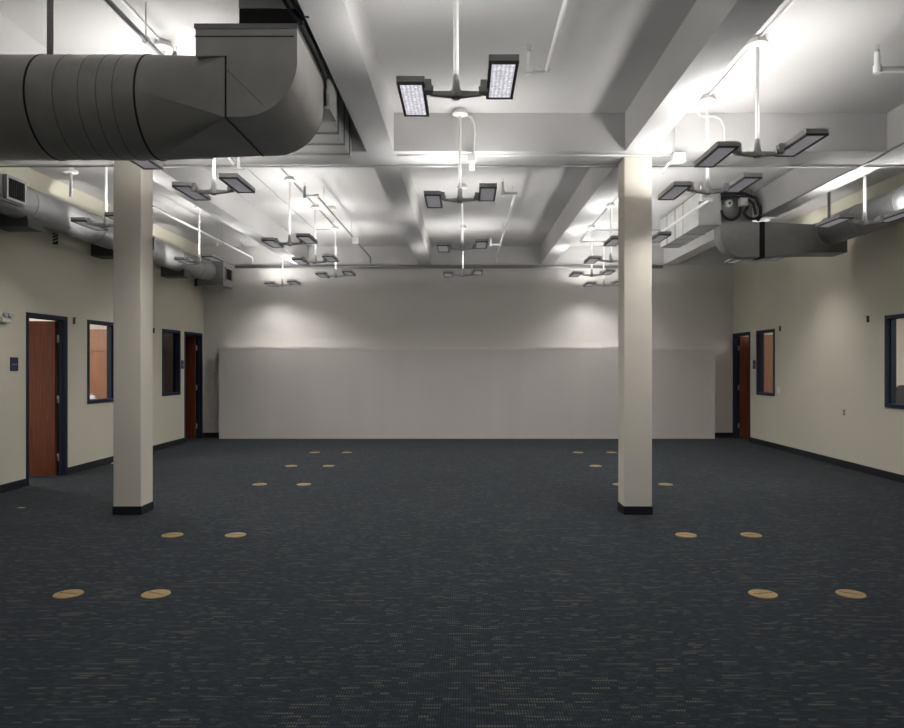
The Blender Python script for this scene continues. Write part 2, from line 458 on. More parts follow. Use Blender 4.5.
# shells of the side rooms seen through the openings
def side_room(side, y0, y1, name, m=None):
    m = m or M['room_wall']
    x0, x1 = (-9.2, XL-T) if side < 0 else (XR+T, 9.2)
    far = x0 if side < 0 else x1
    mb = MB()
    mb.box(min(far, far+0.1*side), max(far, far+0.1*side), y0, y1, 0, 2.8)
    mb.box(x0, x1, y0-0.1, y0, 0, 2.8).box(x0, x1, y1, y1+0.1, 0, 2.8)
    st(mb, name, m)
    st(MB().box(x0-(0.1 if side < 0 else 0), x1+(0.1 if side > 0 else 0), y0-0.1, y1+0.1, 2.8, 2.9), name.replace('wall', 'ceiling'), M['room_ceiling'])
side_room(-1, 8.0, 12.0, 'wall_side_room')
side_room(-1, 12.3, 15.6, 'wall_side_room')
side_room(1, 12.3, 15.6, 'wall_side_room')
side_room(1, 7.2, 12.0, 'wall_side_room')

def cabinet(x0, x1, y0, y1, z1, label, seam):
    r = thing('storage_cabinet', label, 'cabinet', ((x0+x1)/2, (y0+y1)/2, 0))
    part(MB().box(x0, x1, y0+0.02, y1, 0, z1), 'cabinet_body', M['cabinet_wood'], r, 0.003)
    xm = (x0+x1)/2
    for a, b in ((x0, xm-0.002), (xm+0.002, x1)):
        d = part(MB().box(a+0.003, b-0.003, y0, y0+0.02, 0.08, seam-0.003), 'cabinet_door', M['cabinet_wood'], r, 0.002)
        part(MB().box(a+0.003, b-0.003, y0, y0+0.02, seam+0.003, z1-0.01), 'cabinet_door', M['cabinet_wood'], r, 0.002)
    return r
cabinet(-7.3, -5.75, 11.45, 11.9, 2.10, 'tall brown wood cabinet behind the window next to the open door', 1.74)
cabinet(5.95, 7.6, 14.2, 14.6, 2.13, 'tall red-brown wood cabinet behind the far window', 1.74)

# ------------------------------------------------------------------ pendant lights
def make_pendant():
    r = thing('pendant_light', 'x', 'pendant light', (0, 0, ZC))
    r['_o'] = (0.0, 0.0, 0.0)
    D = 0.885                                    # drop from ceiling to hub
    part(MB().lathe((0, 0, 0), [(0.055, 0), (0.055, -0.03), (0.075, -0.032), (0.078, -0.05), (0.05, -0.062), (0.016, -0.066), (0.016, -0.07)], 24), 'canopy', M['white_pipe'], r)
    part(MB().cyl((0, 0, -0.06), (0, 0, -D+0.09), 0.015, n=14), 'stem', M['white_pipe'], r)
    part(MB().lathe((0, 0, -D), [(0.0, -0.032), (0.022, -0.03), (0.032, -0.018), (0.032, 0.018), (0.024, 0.04), (0.019, 0.11), (0.015, 0.115)], 20), 'hub', M['housing'], r)
    for s, ya, yb in ((-1, -0.11, 0.43), (1, -0.395, 0.13)):
        arm = MB().loft([[(s*0.028, -0.020, -D-0.020), (s*0.028, 0.020, -D-0.020), (s*0.028, 0.020, -D+0.018), (s*0.028, -0.020, -D+0.018)],
                         [(s*0.155, -0.013, -D-0.008), (s*0.155, 0.013, -D-0.008), (s*0.155, 0.013, -D+0.014), (s*0.155, -0.013, -D+0.014)]])
        part(arm, 'arm', M['housing'], r, 0.003)
        ky = -0.03 if s < 0 else -0.02
        kn = MB().box(min(s*0.145, s*0.185), max(s*0.145, s*0.185), ky-0.035, ky+0.035, -D-0.004, -D+0.068)
        kn.cyl((s*0.135, ky, -D+0.02), (s*0.19, ky, -D+0.02), 0.021, n=16)
        part(kn, 'knuckle', M['housing'], r, 0.003)
        x0, x1 = min(s*0.182, s*0.345), max(s*0.182, s*0.345)
        zb, zt = -D+0.018, -D+0.066
        f = 0.017
        # housing open below around the lens
        hb = MB().box(x0, x1, ya, yb, zb+0.014, zt-0.006)
        hb.box(x0, x0+0.012, ya, yb, zt-0.006, zt).box(x1-0.012, x1, ya, yb, zt-0.006, zt)
        hb.box(x0+0.012, x1-0.012, ya, ya+0.012, zt-0.006, zt).box(x0+0.012, x1-0.012, yb-0.012, yb, zt-0.006, zt)
        hd = part(hb, 'lamp_head', M['housing'], r)
        bz = MB().box(x0, x0+f, ya, yb, zb, zb+0.014).box(x1-f, x1, ya, yb, zb, zb+0.014).box(x0+f, x1-f, ya, ya+f, zb, zb+0.014).box(x0+f, x1-f, yb-f, yb, zb, zb+0.014)
        b = part(bz, 'bezel', M['bezel'], hd, origin=(0, 0, 0))
        part(MB().box(x0+f, x1-f, ya+f, yb-f, zb+0.006, zb+0.0138), 'lens', M['down_lens'], hd, origin=(0, 0, 0))
        part(MB().box(x0+0.014, x1-0.014, ya+0.014, yb-0.014, zt-0.0058, zt-0.001), 'upper_lens', M['up_lens'], hd, origin=(0, 0, 0))
        l = bpy.data.lights.new('downlight', 'SPOT'); l.energy = DOWN_POWER; l.color = LIGHT_COL
        l.spot_size = math.radians(140); l.spot_blend = 1.0; l.shadow_soft_size = 0.07
        lo = bpy.data.objects.new('downlight', l); COL.objects.link(lo); lo.parent = r
        lo.location = ((x0+x1)/2, (ya+yb)/2, zb-0.075)
    del r['_o']
    return r
PEND = [
 (-0.05, 4.23, 'Twin-head pendant light with two glowing grid lenses, hanging in the middle bay nearest the camera', 'c'),
 (-0.045, 6.94, 'Twin-head pendant light hanging just in front of the cross beam, in the middle bay', 'c'),
 (-0.035, 9.81, 'Third twin-head pendant light in the middle bay, its heads against the ceiling edge', 'c'),
 (-0.03, 12.70, 'Farthest twin-head pendant light in the middle bay, seen against the pale back wall', 'c'),
 (-2.33, 5.49, 'Twin-head pendant light mostly hidden by the big dark duct above the pillar', 'l'),
 (-2.33, 6.60, 'Twin-head pendant light just below the end of the big dark duct beside the pillar', 'l'),
 (-2.32, 9.42, 'Twin-head pendant light with grey heads hanging behind the big duct, third in its row', 'l'),
 (-2.33, 11.08, 'Twin-head pendant light overlapping the lit beam end, fourth in the duct-side row', 'l'),
 (-2.33, 12.82, 'Twin-head pendant light beside the grey sprinkler pipe end, last at ceiling conduit', 'l'),
 (-3.66, 14.28, 'small twin-head pendant light lowest over the glow on the far wall by the square duct', 'l'),
 (2.24, 5.43, 'Large twin-head pendant light over the bay beside the bright-topped pillar, nearest there', 'r'),
 (2.255, 6.59, 'Twin-head pendant light hanging in front of the pale square duct box', 'r'),
 (2.25, 9.30, 'Twin-head pendant light half hidden behind the bright-topped pillar, a head showing each side', 'r'),
 (2.26, 10.97, 'Twin-head pendant light left of the bright-topped pillar with its hub beside the pillar edge', 'r'),
 (2.275, 12.70, 'Whole twin-head pendant light seen left of the bright-topped pillar above the lowest one', 'r'),
 (2.80, 14.28, 'Lowest and farthest twin-head pendant light touching the bright-topped pillar edge', 'r'),
 (-4.12, 8.16, 'Twin-head pendant light beside the shining spot on the round wall duct, before the pillar', 'o'),
 (-4.14, 11.08, 'Twin-head pendant light hanging over the round duct near its square end', 'o'),
 (4.51, 8.00, 'Twin-head pendant light beside the shining round duct at the picture edge', 'o'),
 (4.52, 10.97, 'Twin-head pendant light with pale edge-on heads under the dark rectangular duct elbow', 'o'),
 (-0.05, 1.40, 'Unseen pendant of the middle bay hanging above the open floor before the near floor boxes', 'n'),  # this and the next two: out of view, added to light the room's front
 (-2.33, 2.0, 'Unseen pendant light on the big duct side above the open floor', 'n'),
 (2.24, 0.8, 'Unseen pendant light on the plain wall side above the open floor', 'n'),
]
GR = {'c': 'pendant lights in the middle bay', 'l': 'pendant lights in the big duct bay', 'r': 'pendant lights in the bright pillar bay', 'o': 'pendant lights beside the round wall ducts', 'n': 'unseen pendant lights over the near open floor'}
proto = make_pendant()
def added_duct_spot(o, side, power):
    # added spot, throws a bright patch onto the round wall duct
    l = bpy.data.lights.new('added_duct_spot', 'SPOT'); l.energy = power; l.color = LIGHT_COL
    l.spot_size = math.radians(33); l.spot_blend = 0.45; l.shadow_soft_size = 0.05
    lo = bpy.data.objects.new('added_duct_spot', l); COL.objects.link(lo); lo.parent = o
    lo.location = (side*0.26, 0.0 if side > 0 else 0.40, -0.80)
    lo.rotation_euler = Vector((-0.6, 0.72, 0.25) if side < 0 else (0.5, 0.3, 0.28)).to_track_quat('-Z', 'Y').to_euler()
DIM = {}
for i, (x, y, lab, g) in enumerate(PEND):
    o = proto if i == 0 else copy_tree(proto)
    o.location = (x, y, ZC)
    o['label'] = lab; o['group'] = GR[g]
    if g == 'o': added_duct_spot(o, -1 if x < 0 else 1, 110 if x < 0 else 22)
    if i == 0: continue
    for ch in o.children_recursive if hasattr(o, 'children_recursive') else ():
        if g == 'c' and ch.name.startswith('upper_lens'):
            ch.data = DIM.setdefault(ch.data.name, ch.data.copy()); ch.data.materials[0] = M['up_lens_dim']
for ch in proto.children_recursive:
    if ch.name.startswith('upper_lens'):
        ch.data = ch.data.copy(); ch.data.materials[0] = M['up_lens_dim']
    elif ch.name.startswith('lens'):
        ch.data = ch.data.copy(); ch.data.materials[0] = M['down_lens_bright']

# ------------------------------------------------------------------ big dark duct
def ring_x(x, yc, zc, r, n=48):
    return [(x, yc+r*math.cos(2*math.pi*k/n), zc+r*math.sin(2*math.pi*k/n)) for k in range(n)]
def rect_ring_x(x, y0, y1, z0, z1, n=48):
    """rectangle sampled at n points matching ring_x's angular order"""
    yc, zc, hy, hz = (y0+y1)/2, (z0+z1)/2, (y1-y0)/2, (z1-z0)/2
    pts = []
    for k in range(n):
        t = 2*math.pi*k/n
        c, s = math.cos(t), math.sin(t)
        q = min(1/abs(c) if abs(c) > 1e-6 else 9e9, 1/abs(s) if abs(s) > 1e-6 else 9e9)
        pts.append((x, yc+hy*c*q, zc+hz*s*q))
    return pts
R = 0.34; DY, DZ = 4.85, H+1.754
EY0, EY1 = 4.37, 5.185
bd = thing('air_duct', 'huge dark round air duct with rectangular elbow hanging at the top corner', 'air duct', (-2.5, DY, DZ-R))
part(MB().cyl((XL+0.01, DY, DZ), (-2.10, DY, DZ), R, n=64), 'round_duct', M['spiral_x'], bd)
for x in (-2.80, -2.10):
    part(MB().cyl((x-0.006, DY, DZ), (x+0.006, DY, DZ), R+0.004, n=64), 'duct_joint', M['seam'], bd)
for x in (-2.24, -2.345, -2.46, -2.62, -3.4, -4.6):
    part(MB().cyl((x-0.003, DY, DZ), (x+0.003, DY, DZ), R+0.002, n=64), 'duct_rib', M['duct_dark'], bd)
def square_to_round(ring, x, y0, y1, z0, z1):
    """flat triangles between the corners, cone fans at the corners"""
    n = len(ring); q = n//4
    cor = [(x, y1, z1), (x, y0, z1), (x, y0, z0), (x, y1, z0)]
    vs = list(ring)+cor; fs = []; sm = []
    mb = MB()
    for k in range(n):
        c = (k//q) % 4
        fs.append((k, (k+1) % n, n+c))
    flat = [((c*q) % n, n+c, n+(c-1) % 4) for c in range(4)]
    mb.add(vs, fs, True); mb.add(vs, flat)
    mb.add(cor, [(0, 1, 2, 3)])
    return mb
part(square_to_round(ring_x(-2.095, DY, DZ, R), -1.475, EY0, EY1, H+1.53, H+1.90), 'duct_transition', M['elbow'], bd)
arc = [(-1.38+0.35*math.sin(t), H+1.88-0.35*math.cos(t)) for t in (math.pi/2*i/20 for i in range(21))]
poly = [(-1.47, H+1.53)]+arc+[(-1.03, H+2.10), (-1.655, H+2.10), (-1.655, H+1.905), (-1.47, H+1.905)]
el = part(MB().prism(poly, EY0, EY1), 'duct_elbow', M['elbow'], bd)
part(MB().box(-1.474, -1.466, EY0-0.006, EY0+0.01, H+1.53, H+1.905).box(-1.474, -1.466, EY0-0.006, EY1, H+1.524, H+1.53), 'duct_joint', M['seam'], bd)
part(MB().box(-1.66, -1.05, EY0-0.004, EY0, H+2.022, H+2.028), 'duct_seam', M['seam'], bd)
part(MB().loft([[(-1.46, EY0-0.004, H+1.815), (-1.46, EY0, H+1.815), (-1.46, EY0, H+1.822), (-1.46, EY0-0.004, H+1.822)],
                [(-1.24, EY0-0.004, H+1.60), (-1.24, EY0, H+1.60), (-1.24, EY0, H+1.607), (-1.24, EY0-0.004, H+1.607)]]), 'duct_seam', M['duct'], bd)
part(MB().box(-1.66, -1.028, EY0-0.012, EY1+0.01, H+2.07, H+2.10), 'duct_flange', M['duct'], bd)
part(MB().box(-1.39, -1.035, EY0+0.01, EY1-0.05, H+2.10, H+2.20), 'flexible_collar', M['black'], bd)
part(MB().box(-1.39, -1.03, EY0, EY1-0.05, H+2.20, ZC), 'duct_riser', M['duct'], bd)
# flanged frame where the elbow meets the trunk, trunk running on to the cross beam
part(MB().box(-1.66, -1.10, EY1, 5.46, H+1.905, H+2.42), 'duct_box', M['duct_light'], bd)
fr = MB().box(-1.19, -0.985, 5.20, 5.46, H+1.876, H+1.90).box(-1.01, -0.985, 5.20, 5.46, H+1.90, H+2.10).box(-1.19, -1.165, 5.2, 5.46, H+1.9, H+2.1)
fr.box(-1.165, -1.01, 5.40, 5.42, H+1.90, H+2.10)
part(fr, 'duct_flange', M['duct_light'], bd, 0.003)
part(MB().loft([[(-1.14, 5.22, H+1.91), (-1.04, 5.22, H+1.91), (-1.04, 5.38, H+1.91), (-1.14, 5.38, H+1.91)],
                [(-1.10, 5.24, H+2.10), (-1.08, 5.24, H+2.10), (-1.08, 5.30, H+2.10), (-1.10, 5.30, H+2.10)]]), 'damper_vane', M['duct'], bd)
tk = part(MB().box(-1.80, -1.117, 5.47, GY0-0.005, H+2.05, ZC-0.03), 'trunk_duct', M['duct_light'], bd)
for y in (5.5, 6.26, 6.57, 6.88):
    part(MB().box(-1.81, -1.107, y-0.012, y+0.012, H+2.04, ZC-0.03), 'duct_rib', M['duct'], bd)
for x, y in ((-2.83, 4.85), (-4.6, 4.85)):
    part(MB().box(x-0.022, x+0.022, y-0.003, y+0.003, DZ+R-0.01, ZC), 'hanger_strap', M['grey_pipe'], bd)
cb = MB()
for k, (dx, dz) in enumerate(((0, 0), (0.035, 0.03))):
    pts = []
    for i in range(13):
        t = i/12
        pts.append((-1.24+dx+0.26*t, 4.325-0.01*k, ZC+0.0-0.36*math.sin(t*math.pi*0.5)**1.3-0.05*t+dz*t))
    cb.tube(pts, 0.011)
cb.tube([(-0.995, 4.33, 3.60), (-1.0, 4.7, 3.62), (-1.0, 5.15, 3.60)], 0.011)
tag(cb.build('cable', M['rubber']), 'black cables drooping over the big duct elbow beside the beam', 'cable')

# ------------------------------------------------------------------ round ducts along the side walls
def register(root, x, y, z, wy, wz, depth=0.07, side=1):
    s = side
    x0, x1 = sorted((x-s*depth, x))
    f = 0.028
    fr = MB().box(x0, x1, y-f, y, z-f, z+wz+f).box(x0, x1, y+wy, y+wy+f, z-f, z+wz+f).box(x0, x1, y, y+wy, z-f, z).box(x0, x1, y, y+wy, z+wz, z+wz+f)
    rg = part(fr, 'register', M['duct'], root)
    gx = x-s*0.02
    g = MB().box(min(gx-s*0.004, gx), max(gx-s*0.004, gx), y, y+wy, z, z+wz)
    part(g, 'grille_back', M['black'], rg, origin=root.location)
    sl = MB()
    n = 9
    for k in range(n):
        yy = y+wy*(k+0.5)/n
        sl.box(min(gx, gx+s*0.012), max(gx, gx+s*0.012), yy-0.002, yy+0.002, z, z+wz)
    part(sl, 'grille_slat', M['seam'], rg, origin=root.location)
LDX, LDZ, LR = -5.20, 3.425, 0.20
ld = thing('air_duct', 'round silver air duct along the wall with the reddish door, square grille boxes on it', 'air duct', (LDX, 10, LDZ-LR))
part(MB().cyl((LDX, 5.21, LDZ), (LDX, 14.42, LDZ), LR, n=48), 'round_duct', M['spiral_y'], ld)
for y in (6.4, 8.35, 9.9, 11.6, 12.7, 13.7):
    part(MB().cyl((LDX, y-0.012, LDZ), (LDX, y+0.012, LDZ), LR+0.005, n=48), 'duct_joint', M['duct_dark'], ld)
for y in (7.67, 11.0):
    part(MB().box(LDX+0.05, -4.97, y-0.10, y+0.36, LDZ-0.12, LDZ+0.15), 'register_box', M['duct'], ld)
    register(ld, -4.925, y, LDZ-0.085, 0.285, 0.21, depth=0.045)
part(MB().box(-5.38, -4.86, 14.30, 14.88, 3.13, 3.60), 'end_box', M['duct_dark'], ld, 0.004)
register(ld, -4.835, 14.42, 3.27, 0.33, 0.22, depth=0.025)
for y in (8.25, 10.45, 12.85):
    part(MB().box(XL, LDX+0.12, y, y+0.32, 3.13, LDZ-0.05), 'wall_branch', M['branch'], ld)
for y in (14.0,):
    part(MB().box(LDX-0.012, LDX+0.012, y-0.003, y+0.003, LDZ+LR-0.005, ZC), 'hanger_strap', M['grey_pipe'], ld)
# short drop with a round canopy over the duct
dr = thing('ceiling_drop', 'short white rod with round canopy under the cross beam above the round duct', 'ceiling rod', (-4.28, 7.72, 3.35))
part(MB().cyl((-4.28, 7.72, 3.35), (-4.28, 7.72, 3.61), 0.016), 'rod', M['white_pipe'], dr)
part(MB().cyl((-4.28, 7.72, 3.61), (-4.28, 7.72, 3.635), 0.07, n=24).cyl((-4.28, 7.72, 3.635), (-4.28, 7.72, ZC), 0.03, n=20), 'canopy', M['white_pipe'], dr)

for (y, lab) in ((9.40, 'small black and white striped tag bracket hanging under the round duct before the pillar'),
                 (14.34, 'small dark tag bracket hanging under the round duct near its square end')):
    tg = thing('duct_tag', lab, 'tag', (-5.42, y, 3.14), 'striped tags under the round duct')
    part(MB().box(-5.455, -5.385, y, y+0.01, 3.12, 3.27), 'tag_plate', M['seam'], tg)
    if y < 10:
        for k in range(3):
            z = 3.14+0.042*k
            part(MB().loft([[(-5.455, y-0.003, z), (-5.455, y, z), (-5.455, y, z+0.016), (-5.455, y-0.003, z+0.016)],
                            [(-5.385, y-0.003, z+0.03), (-5.385, y, z+0.03), (-5.385, y, z+0.046), (-5.385, y-0.003, z+0.046)]]), 'stripe', M['stripe_white'], tg)
    part(MB().cyl((-5.42, y+0.005, 3.26), (-5.37, y+0.005, LDZ-0.06), 0.005, n=8), 'wire', M['grey_pipe'], tg)

RDX, RDZ = 5.20, 3.43
rd = thing('air_duct', 'round silver air duct along the plain wall turning into a dark rectangular elbow', 'air duct', (RDX, 8, RDZ-LR))
part(MB().cyl((RDX, YF+0.5, RDZ), (RDX, 10.06, RDZ), LR, n=48), 'round_duct', M['spiral_y'], rd)
for y in (7.0, 8.3, 9.3):
    part(MB().cyl((RDX, y-0.012, RDZ), (RDX, y+0.012, RDZ), LR+0.005, n=48), 'duct_joint', M['duct_dark'], rd)
EA, EB = 10.05, 10.30
ez0, ez1 = H+1.535, H+2.03
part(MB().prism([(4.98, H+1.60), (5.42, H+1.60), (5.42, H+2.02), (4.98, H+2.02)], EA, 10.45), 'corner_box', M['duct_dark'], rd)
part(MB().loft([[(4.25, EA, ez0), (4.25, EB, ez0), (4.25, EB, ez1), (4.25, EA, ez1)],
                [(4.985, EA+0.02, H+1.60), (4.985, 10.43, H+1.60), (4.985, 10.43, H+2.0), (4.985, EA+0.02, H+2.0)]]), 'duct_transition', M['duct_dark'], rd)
part(MB().box(4.175, 4.25, EA-0.006, EB+0.006, ez0-0.006, ez1+0.006), 'flexible_collar', M['black'], rd)
arc = [(3.95-0.33*math.sin(t), H+1.865-0.33*math.cos(t)) for t in (math.pi/2*i/16 for i in range(17))]
part(MB().prism([(4.175, ez0)]+arc+[(3.62, ez1), (4.175, ez1)], EA, EB), 'duct_elbow', M['duct'], rd)
part(MB().box(3.63, 4.10, EA+0.06, EB, ez1, ZC), 'duct_riser', M['duct_dark'], rd)
bx = part(MB().box(3.31, 3.63, EA-0.01, 11.15, H+1.985, ZC-0.04), 'trunk_duct', M['duct_light'], rd, 0.004)
part(MB().box(3.31, 3.63, 11.19, 12.0, H+1.985, ZC-0.04), 'trunk_duct', M['duct_light'], rd, 0.004)
part(MB().box(3.315, 3.625, 11.15, 11.19, H+1.99, ZC-0.045), 'flexible_collar', M['black'], rd)
for y in (10.75, 11.6):
    part(MB().box(3.304, 3.636, y-0.008, y+0.008, H+1.979, ZC-0.04), 'duct_rib', M['duct'], rd)
for y in (9.74,):
    part(MB().box(5.0-0.02, 5.0+0.02, y-0.004, y+0.004, RDZ, ZC), 'hanger_strap', M['grey_pipe'], rd)

# cable loops and small control boxes in front of the riser
cl = MB()
y = EA-0.03
def loop(cx, cz, r, a0, a1, n=20, yy=y):
    return [(cx+r*math.cos(math.radians(a0+(a1-a0)*i/n)), yy, cz+r*math.sin(math.radians(a0+(a1-a0)*i/n))) for i in range(n+1)]
cl.tube(loop(3.76, H+2.19, 0.13, 180, 360)+[(3.89, y, H+2.30)], 0.022)
cl.tube([(4.0, y, H+2.25)]+loop(4.07, H+2.20, 0.13, 200, 340), 0.020)
cl.tube([(3.62, y, H+2.40), (3.75, y-.01, H+2.43), (3.95, y-.02, H+2.42), (4.10, y-.02, H+2.36), (4.17, y-.02, H+2.22), (4.17, y-.02, H+2.10), (4.13, y-.01, H+2.04)], 0.024)
cl.tube([(3.62, y, H+2.35), (3.78, y-.03, H+2.37), (3.95, y-.04, H+2.36), (4.06, y-.04, H+2.28), (4.09, y-.04, H+2.12)], 0.020)
lp = cl.build('cable_loop', M['rubber'])
tag(lp, 'thick black cable loops above the dark rectangular duct elbow', 'cable')
tag(MB().box(3.85, 3.96, EA-0.14, EA-0.06, H+2.235, H+2.345).build('control_box', M['duct_light'], None, 0.004), 'small pale grey square control box among the black cable loops', 'control box')
gd = thing('actuator', 'round motor damper actuator beside the small grey control box', 'actuator', (3.74, EA+0.02, H+2.27))
part(MB().cyl((3.74, EA+0.06, H+2.29), (3.74, EA-0.03, H+2.29), 0.05, n=20), 'motor', M['white_plastic'], gd)
part(MB().cyl((3.74, EA-0.03, H+2.29), (3.74, EA-0.05, H+2.29), 0.015, n=12), 'shaft', M['seam'], gd)

# ------------------------------------------------------------------ sprinkler pipes
def sprinkler(label, X, Y0, Y1, Z, heads, hangers, m, r=0.017, drop=0.0, group='sprinkler pipes under the ceiling'):
    t = thing('sprinkler_pipe', label, 'sprinkler pipe', (X, Y0, Z), group)
    mb = MB().tube([(X, Y0, Z), (X, Y1, Z)], r, 12)
    if drop: mb = MB().tube([(X, Y0, Z), (X, Y1-0.05, Z), (X, Y1-0.015, Z-0.015), (X, Y1, Z-0.05), (X, Y1, Z-drop)], r, 12)
    part(mb, 'pipe', m, t)
    for (ax, ay, top) in heads:
        b = MB().tube([(X, ay, Z), (ax, ay, Z)], r*1.0, 12)
        b.cyl((X-0.025 if ax > X else X+0.025, ay, Z), (X+0.03 if ax > X else X-0.03, ay, Z), r*1.45, n=12)
        b.tube([(ax, ay, Z-0.02), (ax, ay, top-0.06)], r*1.0, 12)
        b.cyl((ax, ay, Z-0.028), (ax, ay, Z+0.03), r*1.4, n=12)
        br = part(b, 'branch', m, t)
        h = MB().cyl((ax, ay, top-0.07), (ax, ay, top-0.045), r*0.9, n=12).cyl((ax-0.009, ay, top-0.045), (ax-0.012, ay, top-0.012), 0.003, n=6).cyl((ax+0.009, ay, top-0.045), (ax+0.012, ay, top-0.012), 0.003, n=6)
        h.cyl((ax, ay, top-0.012), (ax, ay, top-0.008), 0.020, n=14)
        part(h, 'sprinkler_head', M['zinc'], br, origin=t.location)
    for y_ in hangers:
        hg = MB().cyl((X, y_, Z+0.01), (X, y_, ZC), 0.004, n=8)
        k = [(X+0.024*math.cos(a), y_, Z+0.024*math.sin(a)) for a in (2*math.pi*i/14 for i in range(15))]
        hg.tube(k, 0.004, 6)
        part(hg, 'pipe_hanger', M['zinc'], t)
    return t
ZS = H+2.25
sprinkler('thin sprinkler pipe in the middle bay nearest the camera, ending before the cross beam', 0.625, 2.0, 5.41, ZS, [(0.49, 5.41, H+2.45)], [4.2], M['white_pipe'])
sprinkler('thin sprinkler pipe in the middle bay beyond the cross beam', 0.665, 9.3, 14.80, ZS, [(0.50, 9.3, H+2.45), (0.49, 13.2, H+2.40)], [9.9, 12.4], M['white_pipe'], 0.016, drop=0.12)
sprinkler('grey sprinkler pipe with bent start and end, beyond the big duct', -1.96, 9.42, 14.80, ZS, [(-2.12, 9.42, H+2.43)], [9.9, 12.3], M['grey_pipe'], 0.016, drop=0.12)
sprinkler('dark sprinkler pipe above the big duct at the top corner', -2.19, 3.0, 5.40, ZS-0.01, [(-2.205, 5.40, H+2.43)], [4.88], M['grey_pipe'], 0.017)
sprinkler('corrugated white sprinkler elbow at the top picture edge', 3.42, 2.0, 5.40, ZS, [(3.14, 5.40, H+2.44)], [4.0], M['white_pipe'], 0.022)
sprinkler('white sprinkler pipe crossing the pale square duct box', 3.235, 9.35, 12.2, H+2.19, [(3.12, 9.35, H+2.42)], [11.8], M['white_pipe'], 0.020)
sprinkler('white sprinkler pipe above the round duct and the lit beam', -4.42, 9.4, 14.80, ZS, [(-4.60, 13.2, H+2.42)], [12.97, 14.0], M['white_pipe'], 0.018, drop=0.12)

# ------------------------------------------------------------------ conduits, boxes
def conduit(label, pts, m='white_pipe', r=0.011, clips=()):
    o = MB().tube(pts, r, 8).build('conduit', M[m])
    return tag(o, label, 'conduit', 'electrical conduits on the ceiling')
ZK = ZC-0.014
conduit('thin white conduit on the ceiling above the big pillar-side pendant light', [(2.24, 2.0, ZK), (2.24, 5.36, ZK)])
conduit('thin white conduit joining the two pendant canopies near the bright-topped pillar', [(2.242, 5.51, ZK), (2.25, 6.51, ZK)])
conduit('white conduit bending down the cross beam behind the pillar-side pendant light', [(2.26, 6.67, ZK), (2.27, 6.9, ZK), (2.32, 6.99, ZK-0.03), (2.47, 7.0, ZK-0.03), (2.53, 7.0, ZK-0.06), (2.56, 7.0, ZK-0.14), (2.56, 7.0, H+2.16)])
conduit('short white conduit curling from the pendant canopy down to the white box', [(0.02, 6.985, ZC-0.045), (0.06, 6.99, ZC-0.05), (0.095, 7.0, ZC-0.12), (0.10, 7.0, ZC-0.22), (0.085, 6.99, H+2.09)])
conduit('thin white conduit along the underside of the cross beam to the pillar-side box', [(-0.68, 7.12, ZB-0.012), (2.06, 7.12, ZB-0.012)], r=0.009)
conduit('thin grey conduit along the far lower edge of the cross beam', [(-4.95, 7.505, ZB-0.015), (4.95, 7.505, ZB-0.015)], 'zinc', 0.011)
conduit('thin dark conduit along the lower edge of the long beam beside the plain wall', [(4.165, 4.0, ZB-0.012), (4.165, 6.9, ZB-0.012), (4.12, 7.1, ZB-0.05), (4.12, 7.5, ZB-0.05), (4.175, 7.7, ZB-0.012), (4.175, 10.0, ZB-0.012)], 'grey_pipe', 0.012)
conduit('thin conduit at the ceiling beside the big duct hanger rod', [(-2.33, 2.5, ZK), (-2.33, 5.41, ZK)])
conduit('thin grey conduit linking the canopies of the duct bay pendant lights', [(-2.32, 7.55, ZK), (-2.32, 9.34, ZK)], 'zinc')
conduit('grey conduit between two far canopies of the duct bay', [(-2.325, 9.5, ZK), (-2.33, 12.74, ZK-0.0)], 'zinc', 0.012)
conduit('faint white conduit on the ceiling of the duct bay ending in a cross run', [(-2.75, 7.6, ZK), (-2.75, 13.0, ZK), (-2.33, 13.0, ZK)], 'zinc', 0.008)
conduit('white conduit linking far canopies beside the long beam and bright pillar', [(2.255, 7.55, ZK), (2.27, 12.62, ZK)], 'zinc')
conduit('bent white conduit run on the ceiling over the farthest pendant light', [(3.6, 13.05, ZK), (2.27, 13.05, ZK), (2.33, 14.28, ZK), (2.74, 14.28, ZK)], 'zinc')
conduit('dark horizontal pipe across the top of the far wall', [(-4.80, 14.87, H+2.065), (4.15, 14.87, H+2.065)], 'grey_pipe', 0.032)

jb = thing('junction_box', 'small white junction box hanging under the cross beam beside the pendant stem', 'junction box', (0.07, 7.0, H+1.92))
part(MB().box(0.03, 0.115, 6.96, 7.02, H+2.00, H+2.085), 'box_body', M['white_pipe'], jb, 0.004)
part(MB().box(0.045, 0.10, 6.975, 7.01, H+1.92, H+2.0), 'box_cover', M['white_pipe'], jb, 0.004)
jb = thing('junction_box', 'white junction box under the cross beam just beside the bright-topped pillar', 'junction box', (2.115, 7.05, H+2.02))
part(MB().box(2.06, 2.18, 6.99, 7.07, H+2.01, H+2.10), 'box_body', M['white_pipe'], jb, 0.004)
part(MB().cyl((2.072, 7.01, H+2.10), (2.072, 7.01, ZC-0.12), 0.005, n=8), 'wire', M['zinc'], jb)
part(MB().tube([(2.07, 7.04, H+2.03), (2.03, 7.06, H+2.01), (2.0, 7.1, H+1.96), (1.985, 7.1, H+1.92)], 0.013), 'conduit_elbow', M['zinc'], jb)
for (x, y_, lab) in ((-2.15, 11.15, 'small pale box on the ceiling beside the second far canopy of the duct bay'),):
    tag(MB().box(x, x+0.12, y_-0.05, y_+0.05, ZC-0.05, ZC).build('junction_box', M['plate'], None, 0.004), lab, 'junction box')
tag(MB().box(-1.943, -1.84, 12.25, 12.35, H+2.12, H+2.22).build('junction_box', M['white_pipe'], None, 0.004), 'small white box hanging by the grey sprinkler pipe near its end', 'junction box')
